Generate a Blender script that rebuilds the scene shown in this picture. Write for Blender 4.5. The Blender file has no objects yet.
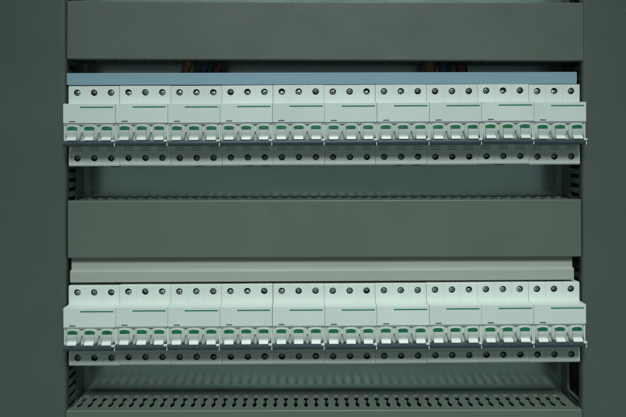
import bpy, bmesh, math, random
from mathutils import Vector, Matrix
random.seed(7)
U = 0.001                       # every length below is in millimetres
C = bpy.context.scene.collection
sc = bpy.context.scene

# ---------------------------------------------------------------- materials
def mat(name, col, rough=0.45, metal=0.0, spec=0.5, var=0.06, scale=60, bump=0.0, bscale=900, dust=None, rvar=0.08, stretch=(1,1,1)):
    m = bpy.data.materials.new(name); m.use_nodes = True
    nt = m.node_tree; nt.nodes.clear(); N = nt.nodes.new; L = nt.links.new
    out = N('ShaderNodeOutputMaterial'); b = N('ShaderNodeBsdfPrincipled'); L(b.outputs[0], out.inputs[0])
    b.inputs['Metallic'].default_value = metal; b.inputs['Specular IOR Level'].default_value = spec
    tc = N('ShaderNodeTexCoord'); mp = N('ShaderNodeMapping'); mp.inputs['Scale'].default_value = stretch
    gm = N('ShaderNodeNewGeometry'); L(gm.outputs['Position'], mp.inputs[0])
    n = N('ShaderNodeTexNoise'); n.inputs['Scale'].default_value = scale; n.inputs['Detail'].default_value = 5
    n.inputs['Roughness'].default_value = 0.6
    L(mp.outputs[0], n.inputs['Vector'])
    r = N('ShaderNodeMapRange'); r.inputs[1].default_value = .3; r.inputs[2].default_value = .7
    r.inputs[3].default_value = 1-var; r.inputs[4].default_value = 1+var; L(n.outputs[0], r.inputs[0])
    mul = N('ShaderNodeVectorMath'); mul.operation = 'SCALE'; mul.inputs[0].default_value = col
    oi = N('ShaderNodeObjectInfo'); om = N('ShaderNodeMath'); om.operation = 'MULTIPLY_ADD'; om.inputs[1].default_value = .07; om.inputs[2].default_value = .965
    L(oi.outputs['Random'], om.inputs[0]); o2 = N('ShaderNodeMath'); o2.operation = 'MULTIPLY'; L(om.outputs[0], o2.inputs[0]); L(r.outputs[0], o2.inputs[1])
    L(o2.outputs[0], mul.inputs['Scale']); last = mul.outputs[0]
    if dust:                    # pale dust specks and rubbed marks that belong to the surface
        d = N('ShaderNodeTexNoise'); d.inputs['Scale'].default_value = dust[1]; d.inputs['Detail'].default_value = 3
        L(gm.outputs['Position'], d.inputs['Vector'])
        dr = N('ShaderNodeMapRange'); dr.inputs[1].default_value = dust[2]; dr.inputs[2].default_value = dust[2]+.06
        dr.inputs[3].default_value = 0; dr.inputs[4].default_value = dust[0]; L(d.outputs[0], dr.inputs[0])
        mx = N('ShaderNodeMix'); mx.data_type = 'RGBA'; L(dr.outputs[0], mx.inputs[0]); L(last, mx.inputs[6])
        mx.inputs[7].default_value = (.42,.44,.42,1); last = mx.outputs[2]
    L(last, b.inputs['Base Color'])
    rr = N('ShaderNodeMapRange'); rr.inputs[1].default_value = .3; rr.inputs[2].default_value = .7
    rr.inputs[3].default_value = max(.02, rough-rvar); rr.inputs[4].default_value = rough+rvar
    n2 = N('ShaderNodeTexNoise'); n2.inputs['Scale'].default_value = scale*2.3; n2.inputs['Detail'].default_value = 6
    L(mp.outputs[0], n2.inputs['Vector']); L(n2.outputs[0], rr.inputs[0]); L(rr.outputs[0], b.inputs['Roughness'])
    if bump:
        n3 = N('ShaderNodeTexNoise'); n3.inputs['Scale'].default_value = bscale; n3.inputs['Detail'].default_value = 3
        L(gm.outputs['Position'], n3.inputs['Vector'])
        bp = N('ShaderNodeBump'); bp.inputs['Strength'].default_value = bump; bp.inputs['Distance'].default_value = .0004
        L(n3.outputs[0], bp.inputs['Height']); L(bp.outputs[0], b.inputs['Normal'])
    return m

M = dict(
 white   = mat('breaker_plastic', (.72,.775,.74), .42, var=.03, scale=25, bump=.12, bscale=1600, dust=(.10,220,.64)),
 cover   = mat('breaker_cover_plastic', (.71,.765,.755), .36, var=.025, scale=30, bump=.08, bscale=1600, dust=(.10,260,.64)),
 rocker  = mat('rocker_shaded_plastic', (.56,.61,.59), .3, var=.03, scale=40),
 lever   = mat('lever_lit_plastic', (.78,.80,.79), .28, var=.02, scale=40),
 green   = mat('green_print', (.02,.22,.11), .4, var=.05),
 window  = mat('green_window', (.006,.15,.062), .42, var=.25, scale=140),
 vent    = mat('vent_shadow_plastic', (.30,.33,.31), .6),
 lip     = mat('duct_lip_lit_pvc', (.24,.27,.24), .4),  # wall plastic made paler, painting in the light the edges catch
 ink_and_shade     = mat('dark_print_duct_shade', (.03,.045,.045), .5),
 navy    = mat('navy_tie_bar', (.045,.063,.074), .33, var=.1, scale=80),
 well    = mat('shaded_screw_well', (.028,.036,.036), .5),
 screw   = mat('screw_steel', (.40,.43,.42), .36, metal=.7, var=.15, scale=600, rvar=.12),
 slotm   = mat('screw_slot', (.02,.022,.022), .6),
 copper  = mat('copper', (.26,.12,.06), .5, metal=.3, var=.2, scale=200),
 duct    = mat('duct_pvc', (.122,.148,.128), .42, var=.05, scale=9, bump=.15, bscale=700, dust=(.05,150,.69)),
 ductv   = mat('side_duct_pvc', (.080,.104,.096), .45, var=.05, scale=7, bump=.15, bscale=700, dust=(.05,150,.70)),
 wall    = mat('duct_wall_pvc', (.120,.150,.130), .5, var=.08, scale=60, bump=.1, dust=(.25,300,.66)),
 steel   = mat('zinc_plate', (.56,.685,.67), .22, metal=.8, var=.07, scale=14, rvar=.05, stretch=(.35,1,1)),
 film    = mat('blue_film', (.26,.40,.50), .3, var=.05, scale=40, dust=(.25,260,.66), stretch=(.12,1,1.6)),
 barc    = mat('busbar_cover_pvc', (.39,.42,.38), .4, var=.04, scale=25, dust=(.1,200,.66), stretch=(.2,1,1)),
 w_org   = mat('wire_orange', (.30,.135,.05), .4),
 w_blu   = mat('wire_blue', (.03,.075,.11), .4),
 w_red   = mat('wire_brown', (.10,.032,.028), .4),
 rail    = mat('rail_steel', (.4,.42,.42), .3, metal=1),
)

# ---------------------------------------------------------------- mesh helpers
class MB:
    def __init__(s): s.v = []; s.f = []; s.smooth = []
    def poly(s, pts, smooth=False):
        i = len(s.v); s.v += [tuple(p) for p in pts]; s.f.append(list(range(i, i+len(pts)))); s.smooth.append(smooth)
    def box(s, x0, x1, y0, y1, z0, z1, bev=0):
        bm = bmesh.new(); bmesh.ops.create_cube(bm, size=1)
        bmesh.ops.scale(bm, vec=(abs(x1-x0), abs(y1-y0), abs(z1-z0)), verts=bm.verts)
        bmesh.ops.translate(bm, vec=((x0+x1)/2, (y0+y1)/2, (z0+z1)/2), verts=bm.verts)
        if bev: bmesh.ops.bevel(bm, geom=bm.edges[:], offset=bev, segments=2, affect='EDGES', profile=.6)
        s.add(bm)
    def add(s, bm, smooth=False):
        bm.verts.ensure_lookup_table(); k = len(s.v); s.v += [tuple(v.co) for v in bm.verts]
        for f in bm.faces: s.f.append([k+v.index for v in f.verts]); s.smooth.append(smooth)
        bm.free()
    def prism_x(s, prof, x0, x1, bev=0):          # profile of (y, z) points, counter-clockwise seen from +X
        bm = bmesh.new()
        a = [bm.verts.new((x0, y, z)) for y, z in prof]; b = [bm.verts.new((x1, y, z)) for y, z in prof]
        n = len(prof)
        bm.faces.new(a[::-1]); bm.faces.new(b)
        for i in range(n): bm.faces.new((a[i], a[(i+1)%n], b[(i+1)%n], b[i]))
        bmesh.ops.recalc_face_normals(bm, faces=bm.faces)
        if bev: bmesh.ops.bevel(bm, geom=bm.edges[:], offset=bev, segments=2, affect='EDGES', profile=.6)
        bm.verts.index_update(); s.add(bm)
    def build(s, name, m, parent=None, welded=True):
        me = bpy.data.meshes.new(name)
        me.from_pydata([(x*U, y*U, z*U) for x, y, z in s.v], [], s.f); me.update()
        for p, sm in zip(me.polygons, s.smooth): p.use_smooth = sm
        if welded:
            bm = bmesh.new(); bm.from_mesh(me); bmesh.ops.remove_doubles(bm, verts=bm.verts, dist=1e-7)
            bmesh.ops.recalc_face_normals(bm, faces=bm.faces); bm.to_mesh(me); bm.free()
        me.materials.append(m)
        o = bpy.data.objects.new(name, me); C.objects.link(o); o.parent = parent
        return o

def thing(name, label, cat, loc=(0,0,0), group=None, roll=0):
    o = bpy.data.objects.new(name, None); C.objects.link(o); o.empty_display_size = .01
    o.location = [c*U for c in loc]; o.rotation_euler = (0, roll, 0)
    o['label'] = label; o['category'] = cat
    if group: o['group'] = group
    return o
def tag(o, label=None, cat=None, group=None, kind=None):
    if label: o['label'] = label
    if cat: o['category'] = cat
    if group: o['group'] = group
    if kind: o['kind'] = kind
    return o
def copy_tree(o, parent=None):
    c = o.copy(); C.objects.link(c); c.parent = parent
    for ch in list(o.children): copy_tree(ch, c)
    return c

# ---------------------------------------------------------------- circuit breaker (local: x 0..54, z 0 = row datum, y = distance from the plate)
FT, FN = -62.0, -78.0
PITCH = 54.12
ZT, ZB = 58.1, -26.6
def holed_face(mb, x0, x1, z0, z1, y, cx, cz, r, depth):
    ang = [i*2*math.pi/28 for i in range(28)]
    for X, Z in ((x0,z0),(x1,z0),(x0,z1),(x1,z1)): ang.append(math.atan2(Z-cz, X-cx) % (2*math.pi))
    ang = sorted(set(round(a, 6) for a in ang))
    def outer(a):
        c, s_ = math.cos(a), math.sin(a); t = 1e9
        if c > 1e-9: t = min(t, (x1-cx)/c)
        if c < -1e-9: t = min(t, (x0-cx)/c)
        if s_ > 1e-9: t = min(t, (z1-cz)/s_)
        if s_ < -1e-9: t = min(t, (z0-cz)/s_)
        return (cx+c*t, y, cz+s_*t)
    n = len(ang)
    for i in range(n):
        a, b = ang[i], ang[(i+1)%n]
        ia, ib = (cx+r*math.cos(a), y, cz+r*math.sin(a)), (cx+r*math.cos(b), y, cz+r*math.sin(b))
        mb.poly([ia, outer(a), outer(b), ib])
        # soft countersink, then the straight hole
        r2 = r*.93
        ja, jb = (cx+r2*math.cos(a), y+.5, cz+r2*math.sin(a)), (cx+r2*math.cos(b), y+.5, cz+r2*math.sin(b))
        mb.poly([ia, ib, jb, ja])
def slab_sides(mb, x0, x1, z0, z1, y0, y1):
    mb.poly([(x0,y0,z0),(x0,y0,z1),(x0,y1,z1),(x0,y1,z0)]); mb.poly([(x1,y0,z0),(x1,y0,z1),(x1,y1,z1),(x1,y1,z0)])
    mb.poly([(x0,y0,z0),(x1,y0,z0),(x1,y1,z0),(x0,y1,z0)]); mb.poly([(x0,y0,z1),(x1,y0,z1),(x1,y1,z1),(x0,y1,z1)])

HU, HL, HR = 51.0, -18.3, 3.6
POLE = [9.1, 27.0, 44.9]

def screw_objs(cx, cz, parent):
    w = MB(); n = 28; r = HR*.925                         # well tube + its bottom, the hole's shade put into the dark colour
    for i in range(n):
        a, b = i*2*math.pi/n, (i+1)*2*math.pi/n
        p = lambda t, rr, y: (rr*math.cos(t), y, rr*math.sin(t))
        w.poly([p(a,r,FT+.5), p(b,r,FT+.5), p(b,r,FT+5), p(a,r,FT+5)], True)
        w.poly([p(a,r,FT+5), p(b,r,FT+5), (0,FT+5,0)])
    o = w.build('shaded_screw_well', M['well'], parent); o.location = (cx*U, 0, cz*U)
    h = MB()                                              # domed head cut into four quadrants by the cross
    R, g = 2.8, .23
    for q in range(4):
        rows = []
        for k in range(5):
            rr = g*1.5 + (R-g*1.5)*k/4
            row = []
            for j in range(7):
                t = (j/6)*math.pi/2
                x, z = g+(rr-g)*math.cos(t)*1.0, g+(rr-g)*math.sin(t)
                d = math.hypot(x, z)/R
                row.append((x, FT+1.3+.8*d*d, z))
            rows.append(row)
        rot = Matrix.Rotation(q*math.pi/2, 3, 'Y')
        T = lambda v: tuple(rot @ Vector(v))
        for k in range(4):
            for j in range(6):
                h.poly([T(rows[k][j]), T(rows[k+1][j]), T(rows[k+1][j+1]), T(rows[k][j+1])], True)
        for k in range(4):
            for j in (0, 6):
                a, b = rows[k][j], rows[k+1][j]
                h.poly([T(a), T(b), T((b[0], FT+4.6, b[2])), T((a[0], FT+4.6, a[2]))])
        for j in range(6):
            a, b = rows[4][j], rows[4][j+1]
            h.poly([T(a), T(b), T((b[0], FT+4.6, b[2])), T((a[0], FT+4.6, a[2]))])
    s = h.build('screw', M['screw'], o)
    return o

def make_breaker():
    root = thing('circuit_breaker', '', 'circuit breaker')
    b = MB()
    W = 53.85
    for i in range(3):
        x0, x1 = 18*i + (.12 if i == 0 else .14), 18*(i+1) - (.15 if i == 2 else .14)
        if i == 2: x1 = W
        cx = POLE[i]
        # upper terminal shoulder
        holed_face(b, x0, x1, 40.0, ZT-.7, FT, cx, HU, HR, 5)
        b.poly([(x0,FT,ZT-.7),(x1,FT,ZT-.7),(x1,FT+.8,ZT),(x0,FT+.8,ZT)])
        slab_sides(b, x0, x1, 37.0, ZT, FT+.8, FT+7)
        b.poly([(x0,FT,40),(x1,FT,40),(x1,FT,37),(x0,FT,37)])
        for X in (x0, x1): b.poly([(X,FT,37),(X,FT,ZT-.7),(X,FT+.8,ZT),(X,FT+.8,37)])
        # lower terminal shoulder: vented upper zone set back a little, flat face with the screw, chamfered foot
        b.box(x0, x1, FT+.7, FT+7, -14.2, -4)
        b.box(cx-5.3, cx+5.3, FT+.3, FT+.72, -11.2, -6.6)
        b.box(cx-5.6, cx-5.0, FT+.2, FT+.72, -11.2, -6.6); b.box(cx+5.0, cx+5.6, FT+.2, FT+.72, -11.2, -6.6)
        holed_face(b, x0, x1, -24.9, -14.2, FT, cx, HL, HR, 5)
        b.poly([(x0,FT,-14.2),(x1,FT,-14.2),(x1,FT+.7,-14.2),(x0,FT+.7,-14.2)])
        b.poly([(x0,FT,-24.9),(x1,FT,-24.9),(x1,FT+.9,ZB),(x0,FT+.9,ZB)])
        for X in (x0, x1): b.poly([(X,FT,-24.9),(X,FT,-14.2),(X,FT+7,-14.2),(X,FT+7,ZB),(X,FT+.9,ZB)])
        b.poly([(x0,FT+.9,ZB),(x1,FT+.9,ZB),(x1,FT+7,ZB),(x0,FT+7,ZB)])
        # thin raised ring round each hole
        for cz in (HU, HL):
            n = 28
            for k in range(n):
                a, c = k*2*math.pi/n, (k+1)*2*math.pi/n
                P = lambda t, rr, y: (cx+rr*math.cos(t), y, cz+rr*math.sin(t))
                if cz == HL and math.sin((a+c)/2)*4.5+cz > -14.6: continue
                b.poly([P(a,4.15,FT-.18),P(c,4.15,FT-.18),P(c,4.6,FT-.02),P(a,4.6,FT-.02)], True)
                b.poly([P(a,3.75,FT-.02),P(c,3.75,FT-.02),P(c,4.15,FT-.18),P(a,4.15,FT-.18)], True)
    for i in (1, 2):
        b.box(18*i-.4, 18*i+.4, FT+.35, FT+7, ZB+1, ZT-1)
    # core behind the shoulders, foot on the rail
    b.box(.3, W-.2, FT+6.9, -9, ZB+.3, ZT-.3)
    # nose core and the backing behind the rockers
    b.box(.25, W-.1, -71.5, FT+1, -5.6, 37.5); b.box(.4, W-.6, -74.2, -71.2, 9, 17.9)
    b.prism_x([(FT-.2,38.5),(FN+2.4,38.5),(FN+2.4,18.0),(FT-.2,18.0)], .12, W+.05)
    # sides of the nose, seen as thin pale walls at both ends of the rockers
    b.box(.12, 1.1, -76.2, -70, -5.8, 18.2, .15)
    b.box(W-1.1, W+.05, -76.0, -70, .3, 18.0, .2); b.box(W-1.0, W-.05, -79.6, -70, -5.6, .25, .2)
    b.prism_x([(-70,18.1),(-76.8,18.1),(-76.8,16.9),(-70,15.6)], .6, W-1.3)
    # pale fillets standing between the rockers
    for xx in (1.2, 18.15, 35.85):
        b.poly([(xx-1.9 if xx>2 else xx-.9,-72.5,-.2),(xx+1.9,-72.5,-.2),(xx,-74.5,4.6)])
        b.poly([(xx-1.9 if xx>2 else xx-.9,-72.5,-.2),(xx,-74.5,4.6),(xx,-78.3,-.2)])
        b.poly([(xx,-78.3,-.2),(xx,-74.5,4.6),(xx+1.9,-72.5,-.2)])
        b.poly([(xx-1.9 if xx>2 else xx-.9,-72.5,-.2),(xx,-78.3,-.2),(xx+1.9,-72.5,-.2)])
    body = b.build('body', M['white'], root, welded=False)
    # hinged front cover
    c = MB(); c.box(.1, W+.1, FN, FN+2.6, 18.3, 38.6, .45)
    cov = c.build('front_cover', M['cover'], root)
    s = MB(); s.box(17.6, 51.9, FN-.12, FN+.1, 34.2, 35.55); s.build('green_stripe', M['green'], cov)
    s = MB(); s.box(6.2, 12.5, FN-.15, FN+.1, 19.6, 20.6); s.build('pull_tab', M['ink_and_shade'], cov)
    # rockers
    for i, cx in enumerate(POLE):
        r_ = MB(); nu, nv = 26, 16; RX, RZ, zc = 8.7, 9.6, 9.0
        g = []
        for v in range(nv+1):
            row = []
            ph = -1 + 2*v/nv
            z = zc + RZ*math.sin(ph*math.pi/2*.93)
            wz = math.sqrt(max(0, 1-((z-zc)/10.4)**2)) if z < zc else math.sqrt(max(0, 1-((z-zc)/10.4)**4))**.5
            for u in range(nu+1):
                t = -math.pi/2 + math.pi*u/nu
                x = cx + RX*math.sin(t)*(.30+.70*wz)
                y = -71.4 - 5.6*math.cos(t)**.42*(.25+.75*wz) if abs(math.cos(t)) > 1e-6 else -71.4
                row.append((x, y, z))
            g.append(row)
        for v in range(nv):
            for u in range(nu): r_.poly([g[v][u], g[v][u+1], g[v+1][u+1], g[v+1][u]], True)
        rk = r_.build('rocker', M['rocker'], root)
        # green window with an arched top
        w = MB(); pts = [(cx-4.95, 11.0), (cx+4.95, 11.0)]
        for k in range(9):
            t = math.pi*k/8; pts.append((cx+4.95*math.cos(t), 13.7+1.3*math.sin(t)))
        n = len(pts); yf = lambda x, z: -77.95+.25*((x-cx)/4.85)**2+ (z-11)*.10
        for k in range(n):
            a, d = pts[k], pts[(k+1)%n]
            w.poly([(a[0],yf(*a),a[1]), (d[0],yf(*d),d[1]), (d[0],-73,d[1]), (a[0],-73,a[1])])
            w.poly([(cx,-77.9,12.4), (a[0],yf(*a),a[1]), (d[0],yf(*d),d[1])])
        w.build('status_window', M['window'], rk)
        l = MB()
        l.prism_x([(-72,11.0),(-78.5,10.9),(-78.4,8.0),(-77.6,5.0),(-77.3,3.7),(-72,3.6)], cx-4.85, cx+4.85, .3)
        l.build('lever', M['rocker'], rk)  # lever face takes the greyer tone, its shade put into the colour
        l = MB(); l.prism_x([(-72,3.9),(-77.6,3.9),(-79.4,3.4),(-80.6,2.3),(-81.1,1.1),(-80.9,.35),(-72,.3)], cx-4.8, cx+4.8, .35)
        l.build('lever_lit_tip', M['lever'], rk)  # same white lever; light caught by the tip is painted as brighter plastic
        # slim window surround
        l = MB()
        for k in range(8):
            t0, t1 = math.pi*k/8, math.pi*(k+1)/8
            q = lambda t, e: (cx+(4.95+e)*math.cos(t), 13.7+(1.3+e)*math.sin(t))
            a, d, a2, d2 = q(t0,.05), q(t1,.05), q(t0,.95), q(t1,.95)
            l.poly([(a[0],-77.5,a[1]),(d[0],-77.5,d[1]),(d2[0],-76.5,d2[1]),(a2[0],-76.5,a2[1])], True)
            l.poly([(a2[0],-76.5,a2[1]),(d2[0],-76.5,d2[1]),(d2[0],-72,d2[1]),(a2[0],-72,a2[1])], True)
            l.poly([(a[0],-77.5,a[1]),(d[0],-77.5,d[1]),(d[0],-73,d[1]),(a[0],-73,a[1])])
        l.build('window_surround', M['rocker'], rk)
    t = MB()
    t.prism_x([(-71.6,.15),(-79.2,.15),(-80.6,-.8),(-81.0,-2.8),(-80.4,-4.9),(-78.2,-5.8),(-71.6,-5.8)], .2, 52.3, .3)
    t.build('tie_bar', M['navy'], root)
    k = MB(); k.box(50.3, 53.7, -81.3, -79.0, -1.0, 1.0, .35)
    k.build('end_clip', M['lever'], root)
    for i, cx in enumerate(POLE):
        for cz in (HU, HL): screw_objs(cx, cz, root)
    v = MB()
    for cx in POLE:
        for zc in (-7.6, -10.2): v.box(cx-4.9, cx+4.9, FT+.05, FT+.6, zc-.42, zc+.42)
    v.build('vent_slot_shade', M['vent'], root)  # dark strips paint the shade inside the vent openings
    for cx in POLE:
        c = MB(); c.box(cx-4.6, cx+4.6, -46, -44, ZB-1.7, ZB+2)
        c.build('copper_clamp', M['copper'], root)
    return root

ordn = ['leftmost', 'second from the left', 'third from the left', 'fourth from the left', 'fifth from the left',
        'fifth from the right', 'fourth from the right', 'third from the right', 'second from the right', 'rightmost']
near = ['beside the left wiring duct', '', '', '', 'left of the row\'s middle', 'right of the row\'s middle', '', '', '', 'beside the right wiring duct']
proto = make_breaker()
first = True
for rowi, (zoff, roll, rn) in enumerate(((0.0, .0042, 'upper row under the blue strip'), (-210.8, .0064, 'lower row under the grey-green strip'))):
    for i in range(10):
        o = proto if first else copy_tree(proto); first = False
        x = -250.0 + PITCH*i
        zc = zoff + (x + PITCH/2 - 20.5)*math.tan(roll) + random.uniform(-.4,.4)
        o.location = (x*U, random.uniform(-.45,.45)*U, (zc)*U)
        o.rotation_euler = (0, -roll + random.uniform(-.0024,.0024), 0)
        lab = 'white three-pole circuit breaker, %s in the %s' % (ordn[i], rn)
        tag(o, lab, 'circuit breaker', 'three-pole circuit breakers in two rows')
        for ch in o.children:
            if ch.name.startswith('shaded_screw_well'):
                for g in ch.children:
                    g.rotation_euler = (0, random.uniform(0, math.pi), 0)
                    g.delta_rotation_euler = (random.uniform(-.03,.03), 0, 0)
        if rowi == 1 or i in (7,):
            for ch in [c for c in o.children if c.name.startswith('copper_clamp')]: bpy.data.objects.remove(ch)
        else:
            for ch in [c for c in o.children if c.name.startswith('copper_clamp')]:
                if random.random() < .45: bpy.data.objects.remove(ch)
proto_done = True

# ---------------------------------------------------------------- wiring ducts
def wall_mesh(mb, L0, L1, period, phase, put, gaps=(), rear=-19.0, root=0.0, thick=1.6, w_head=2.45, w_neck=.75):
    """Slotted duct wall. s runs along the duct, y is depth (root at the plate, fingers reach to FT+1). put(s, y, t) -> xyz"""
    tip = FT+1.8
    def slab(poly, bevel=False):
        a = [put(s, y, 0) for s, y in poly]; b = [put(s, y, thick) for s, y in poly]; n = len(poly)
        mb.poly(a); mb.poly(b[::-1])
        for i in range(n): mb.poly([a[i], a[(i+1)%n], b[(i+1)%n], b[i]])
    # half-width of the slot along its depth
    D = (rear-tip)/41.0
    prof = [(rear, 1.2), (rear-.9*D, w_head*.9), (rear-2*D, w_head), (rear-9*D, w_head), (rear-12*D, w_neck), (rear-15*D, w_neck), (rear-18.5*D, w_head*.9), (rear-26*D, w_head*.9), (rear-29*D, w_neck), (rear-38*D, w_neck), (tip, 1.3)]
    segs = []; cur = L0
    for g0, g1 in sorted(gaps): segs.append((cur, g0)); cur = g1
    segs.append((cur, L1))
    slab([(L0, root), (L1, root), (L1, rear+6), (L0, rear+6)])
    for s0, s1 in segs:
        if s1-s0 < 3: continue
        slab([(s0, rear+6), (s1, rear+6), (s1, rear), (s0, rear)])
        k0 = math.ceil((s0-phase)/period); cs = []
        k = k0
        while phase+k*period < s1: 
            if phase+k*period > s0+2.5 and phase+k*period < s1-2.5: cs.append(phase+k*period)
            k += 1
        edges = [None]+cs+[None]
        for i in range(len(edges)-1):
            a, b = edges[i], edges[i+1]
            left = [(s0, rear), (s0, tip)] if a is None else [(a, rear)]+[(a+w, y) for y, w in prof]
            right = [(s1, rear), (s1, tip)] if b is None else [(b, rear)]+[(b-w, y) for y, w in prof]
            # split into strips between matched depths so every face stays convex
            if a is None or b is None:
                ys = [y for y, w in prof]
                lw = (lambda j: s0) if a is None else (lambda j: a+prof[j][1])
                rw = (lambda j: s1) if b is None else (lambda j: b-prof[j][1])
            else:
                ys = [y for y, w in prof]; lw = lambda j: a+prof[j][1]; rw = lambda j: b-prof[j][1]
            for j in range(len(ys)-1):
                A, B, Cc, D = (lw(j), ys[j]), (rw(j), ys[j]), (rw(j+1), ys[j+1]), (lw(j+1), ys[j+1])
                for tt in (0, thick): mb.poly([put(*A, tt), put(*B, tt), put(*Cc, tt), put(*D, tt)])
                mb.poly([put(*A,0), put(*D,0), put(*D,thick), put(*A,thick)])
                mb.poly([put(*B,0), put(*Cc,0), put(*Cc,thick), put(*B,thick)])
            mb.poly([put(lw(len(ys)-1),tip,0), put(rw(len(ys)-1),tip,0), put(rw(len(ys)-1),tip,thick), put(lw(len(ys)-1),tip,thick)])

def lid_profile(h, r=1.6, t=1.5, lip=9.0, bow=0):
    """closed C profile in (y, s): outer face at FT from s=0 to s=h"""
    o = [(FT+lip, 0)]
    for k in range(6):
        a = k/5*math.pi/2; o.append((FT+r-r*math.sin(a), r-r*math.cos(a)))
    for k in range(1, 10):
        u = k/10; o.append((FT-bow*4*u*(1-u), r+(h-2*r)*u))
    for k in range(6):
        a = k/5*math.pi/2; o.append((FT+r-r*math.cos(a), h-r+r*math.sin(a)))
    o.append((FT+lip, h))
    i = [(FT+lip, h-t), (FT+t+.6, h-t), (FT+t, h-t-.6), (FT+t, t+.6), (FT+t+.6, t), (FT+lip, t)]
    return o+i

def sweep(mb, prof, e0, e1, fn):
    a = [fn(p[0], p[1], e0) for p in prof]; b = [fn(p[0], p[1], e1) for p in prof]; n = len(prof)
    for i in range(n): mb.poly([a[i], a[(i+1)%n], b[(i+1)%n], b[i]])
    m = (n-6)                       # cap the C section as strips: outer chain against inner chain
    mb.poly(a); mb.poly(b[::-1])

XL, XR = -251.3, 292.6
def h_duct(z0, z1, label, xl, xr, roll, phase):
    zc = (z0+z1)/2; xm = (xl+xr)/2
    t = thing('horizontal_wiring_duct', label, 'wiring duct', (xm, 0, zc), 'slotted wiring ducts', roll)
    h = z1-z0
    l = MB(); sweep(l, lid_profile(h, 1.3, bow=.12), xl-xm, xr-xm, lambda y, s, e: (e, y, s-h/2))
    o = l.build('lid', M['duct'], t)
    for side, nm in ((1, 'top_wall'), (-1, 'bottom_wall')):
        w = MB(); zz = side*(h/2-1.65)
        wall_mesh(w, xl-xm+1.0, xr-xm-1.0, 11.18, phase-xm, lambda s, y, tt: (s, y, zz-side*tt), root=-.6, rear=-21.0, w_head=2.35, w_neck=.65)
        nf = len(w.f); P = 11.18; k = math.ceil((xl-phase+6)/P)
        while phase+k*P < xr-6:                  # moulded lip behind each slot and the thickened finger corners in front, coloured as lit
            x = phase+k*P-xm; za, zb = sorted((zz-side*.3, zz+side*.8)); zd, ze = sorted((zz-side*.3, zz+side*.6))
            w.box(x-2.4, x+2.4, -20.2, -18.6, za, zb, .25)
            w.box(x-3.4, x-1.3, -52.5, -49.0, zd, ze, .2); w.box(x+1.3, x+3.4, -52.5, -49.0, zd, ze, .2)
            k += 1
        wo = w.build(nm, M['wall'], t, welded=False); wo.data.materials.append(M['lip'])
        for pl in wo.data.polygons[nf:]: pl.material_index = 1
    b = MB(); b.box(xl-xm+1.2, xr-xm-1.2, -2.2, -.5, -h/2+4, h/2-4); b.build('base', M['ink_and_shade'], t)  # base coloured dark to paint the shade inside the duct
    return t
h_duct(84.6, 146.4, 'grey slotted wiring duct at the top edge, above the blue strip', -251.5, 294.3, .0037, 3.0)
h_duct(-124.4, -63.6, 'grey slotted wiring duct between the two rows of breakers', -250.8, 292.0, -.0028, 5.0)
h_duct(-347, -285.9, 'grey slotted wiring duct at the bottom edge, its open slots showing', -252.3, 293.0, -.0024, 1.2)

def v_duct(x0, x1, inner, label, gaps, phase):
    w_ = x1-x0; xm = (x0+x1)/2
    t = thing('vertical_wiring_duct', label, 'wiring duct', (xm, 0, 0), 'slotted wiring ducts')
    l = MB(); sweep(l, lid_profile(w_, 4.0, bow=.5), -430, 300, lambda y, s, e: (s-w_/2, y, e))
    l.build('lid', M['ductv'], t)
    for side, nm in ((1, 'right_wall'), (-1, 'left_wall')):
        w = MB(); xx = side*(w_/2-2.0)
        wall_mesh(w, -428, 298, 10.2, phase, lambda s, y, tt: (xx-side*tt, y, s), gaps=gaps if side == inner else (), root=-.6,
                  w_head=2.5, w_neck=2.3, rear=-24.0)
        w.build(nm, M['wall'], t, welded=False)
    b = MB(); b.box(-w_/2+4, w_/2-4, -2.2, -.5, -427, 297); b.build('base', M['wall'], t)
    return t
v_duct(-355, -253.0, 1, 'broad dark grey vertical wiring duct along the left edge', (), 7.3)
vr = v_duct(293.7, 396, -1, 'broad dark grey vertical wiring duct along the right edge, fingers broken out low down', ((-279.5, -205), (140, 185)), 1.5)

e = MB(); e.box(-49.9, -47.6, -18.6, -17.4, -281, -205, .2); e.box(-49.95, -47.55, -60, -17.5, -281.2, -279.6, .2)
e.build('cut_edge', M['lip'], vr)['label'] = 'edge, coloured as lit, where the duct fingers were broken out'  # added strips carry the light on the broken edge in their colour

# ---------------------------------------------------------------- busbars and their covers
def strip(name, label, prof, x0, x1, zc, roll, m):
    xm = (x0+x1)/2
    t = thing(name, label, 'busbar', (xm, 0, zc), 'busbar strips above the breakers', roll)
    c = MB(); c.prism_x(prof, x0-xm, x1-xm, .25); c.build('cover', m, t)
    e = MB(); e.box(x1-xm+.05, x1-xm+.9, prof[1][0]-.4, -46, -6, 6.2, .2); e.build('end_cap', M['barc'], t)
    e = MB(); e.box(x0-xm-.9, x0-xm-.05, prof[1][0]-.4, -46, -6, 6.2, .2); e.build('end_cap', M['barc'], t)
    p = MB()
    for i in range(30):
        xx = -250+PITCH*(i//3)+POLE[i%3]-xm; p.box(xx-1.5, xx+1.5, -50, -48.5, -13, -5.5)
    p.build('busbar_teeth', M['copper'], t)
    return t
strip('comb_busbar', 'long busbar strip under pale blue film, above the upper breakers',
      [(-46,6.2),(-61.4,6.2),(-61.9,5.7),(-61.9,-6.2),(-61.3,-6.6),(-46,-6.6)], -251.2, 286.8, 65.2, -.0024, M['film'])
strip('comb_busbar', 'long grey-green two-step busbar strip above the lower breakers',
      [(-40,23),(-54.5,23),(-55.4,21),(-55.4,6.6),(-57.6,6.3),(-59.6,5.2),(-59.9,4.6),(-59.9,-6.2),(-59.3,-6.6),(-40,-6.6)], -249.4, 285.5, -143.4, -.0058, M['barc'])

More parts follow.
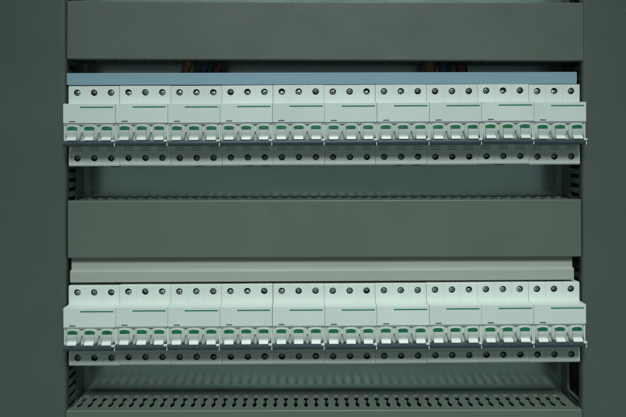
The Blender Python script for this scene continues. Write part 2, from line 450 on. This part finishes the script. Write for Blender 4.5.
# ---------------------------------------------------------------- DIN rails (behind the breakers) and mounting plate
for zc, nm in ((16, 'upper'), (-194.2, 'lower')):
    r_ = MB()
    for a, b2 in ((12.5, 17.5), (-17.5, -12.5)): r_.box(-252, 291, -8.7, -7.6, a, b2)
    r_.box(-252, 291, -1.8, -.6, -12.5, 12.5); r_.box(-252, 291, -8.0, -1.2, 12.3, 13.4); r_.box(-252, 291, -8.0, -1.2, -13.4, -12.3)
    o = r_.build('mounting_rail', M['rail']); o.location = (0, 0, zc*U)
    tag(o, 'steel mounting rail behind the %s row of breakers' % nm, 'rail', 'mounting rails')
p = MB(); p.box(-520, 560, 0, 3, -520, 400); o = p.build('mounting_plate', M['steel']); o['kind'] = 'structure'

# ---------------------------------------------------------------- wires coming out of the top duct
def wire(pts, r, m, label, group):
    cu = bpy.data.curves.new('tmp', 'CURVE'); cu.dimensions = '3D'; cu.bevel_depth = r*U; cu.bevel_resolution = 6; cu.use_fill_caps = True
    s = cu.splines.new('BEZIER'); s.bezier_points.add(len(pts)-1)
    for bp, q in zip(s.bezier_points, pts):
        bp.co = [c*U for c in q]; bp.handle_left_type = bp.handle_right_type = 'AUTO'
    tmp = bpy.data.objects.new('tmp', cu); C.objects.link(tmp)
    dg = bpy.context.evaluated_depsgraph_get(); me = bpy.data.meshes.new_from_object(tmp.evaluated_get(dg))
    bpy.data.objects.remove(tmp); me.materials.clear(); me.materials.append(m)
    for pl in me.polygons: pl.use_smooth = True
    o = bpy.data.objects.new('wire', me); C.objects.link(o); tag(o, label, 'wire', group)
    return o
def px(x, d): return (x-305)/(.945*700/(762+d))        # photo column at depth d to mm
for xa, xb, r, m, lab in ((184, 188, 4.9, 'w_org', 'thick orange wire, leftmost of the left trio above the blue strip'),
                          (202, 206, 5.2, 'w_blu', 'thick dark blue wire in the left trio above the blue strip'),
                          (215, 219, 5.6, 'w_red', 'thick brown-red wire, rightmost of the left trio above the blue strip'),
                          (430, 429, 5.6, 'w_org', 'thick orange-brown wire, leftmost of the right trio above the blue strip'),
                          (444, 443, 5.6, 'w_blu', 'thick dark blue wire in the right trio above the blue strip'),
                          (462, 461, 6.6, 'w_red', 'thick brown-red wire, rightmost of the right trio above the blue strip')):
    y = -30
    wire([(px(xa,y)-2, -40, 56), (px(xa,y), y-2, 68), (px(xb,y), y, 84), (px(xb,y)+3, -24, 96), (px(xb,y)+26, -20, 108), (px(xb,y)+80, -18, 112)], r, M[m], lab, 'thick wires above the blue strip')

# ---------------------------------------------------------------- light, world, camera
def area(name, loc, target, size, size_y, power, col, spread=180):
    l = bpy.data.lights.new(name, 'AREA'); l.shape = 'RECTANGLE'; l.size = size; l.size_y = size_y; l.energy = power; l.color = col
    l.spread = math.radians(spread)
    o = bpy.data.objects.new(name, l); C.objects.link(o); o.location = loc
    o.rotation_euler = (Vector(target)-Vector(loc)).to_track_quat('-Z', 'Y').to_euler()
    return o
area('ceiling_lamp', (.06, -1.42, 1.17), (.05, 0, -1.0), .9,   .45, 5.8, (.89, 1.0, .96), 62)
w = bpy.data.worlds.new('World'); sc.world = w; w.use_nodes = True
bg = w.node_tree.nodes['Background']; bg.inputs[0].default_value = (.76, 1.0, .95, 1); bg.inputs[1].default_value = .128

cam = bpy.data.cameras.new('camera'); co = bpy.data.objects.new('camera', cam); C.objects.link(co); sc.camera = co
co.location = (0, -.762, 0); co.rotation_euler = (math.radians(90), 0, 0)
cam.sensor_width = 36; cam.lens = 36*661.5/626; cam.shift_x = 8/626; cam.shift_y = -68.5/626
cam.clip_start = .01; cam.clip_end = 50
cam.dof.use_dof = True; cam.dof.focus_distance = .692; cam.dof.aperture_fstop = 5.6
sc.view_settings.view_transform = 'Standard'; sc.view_settings.look = 'None'; sc.view_settings.gamma = 1
sc.view_settings.exposure = 0
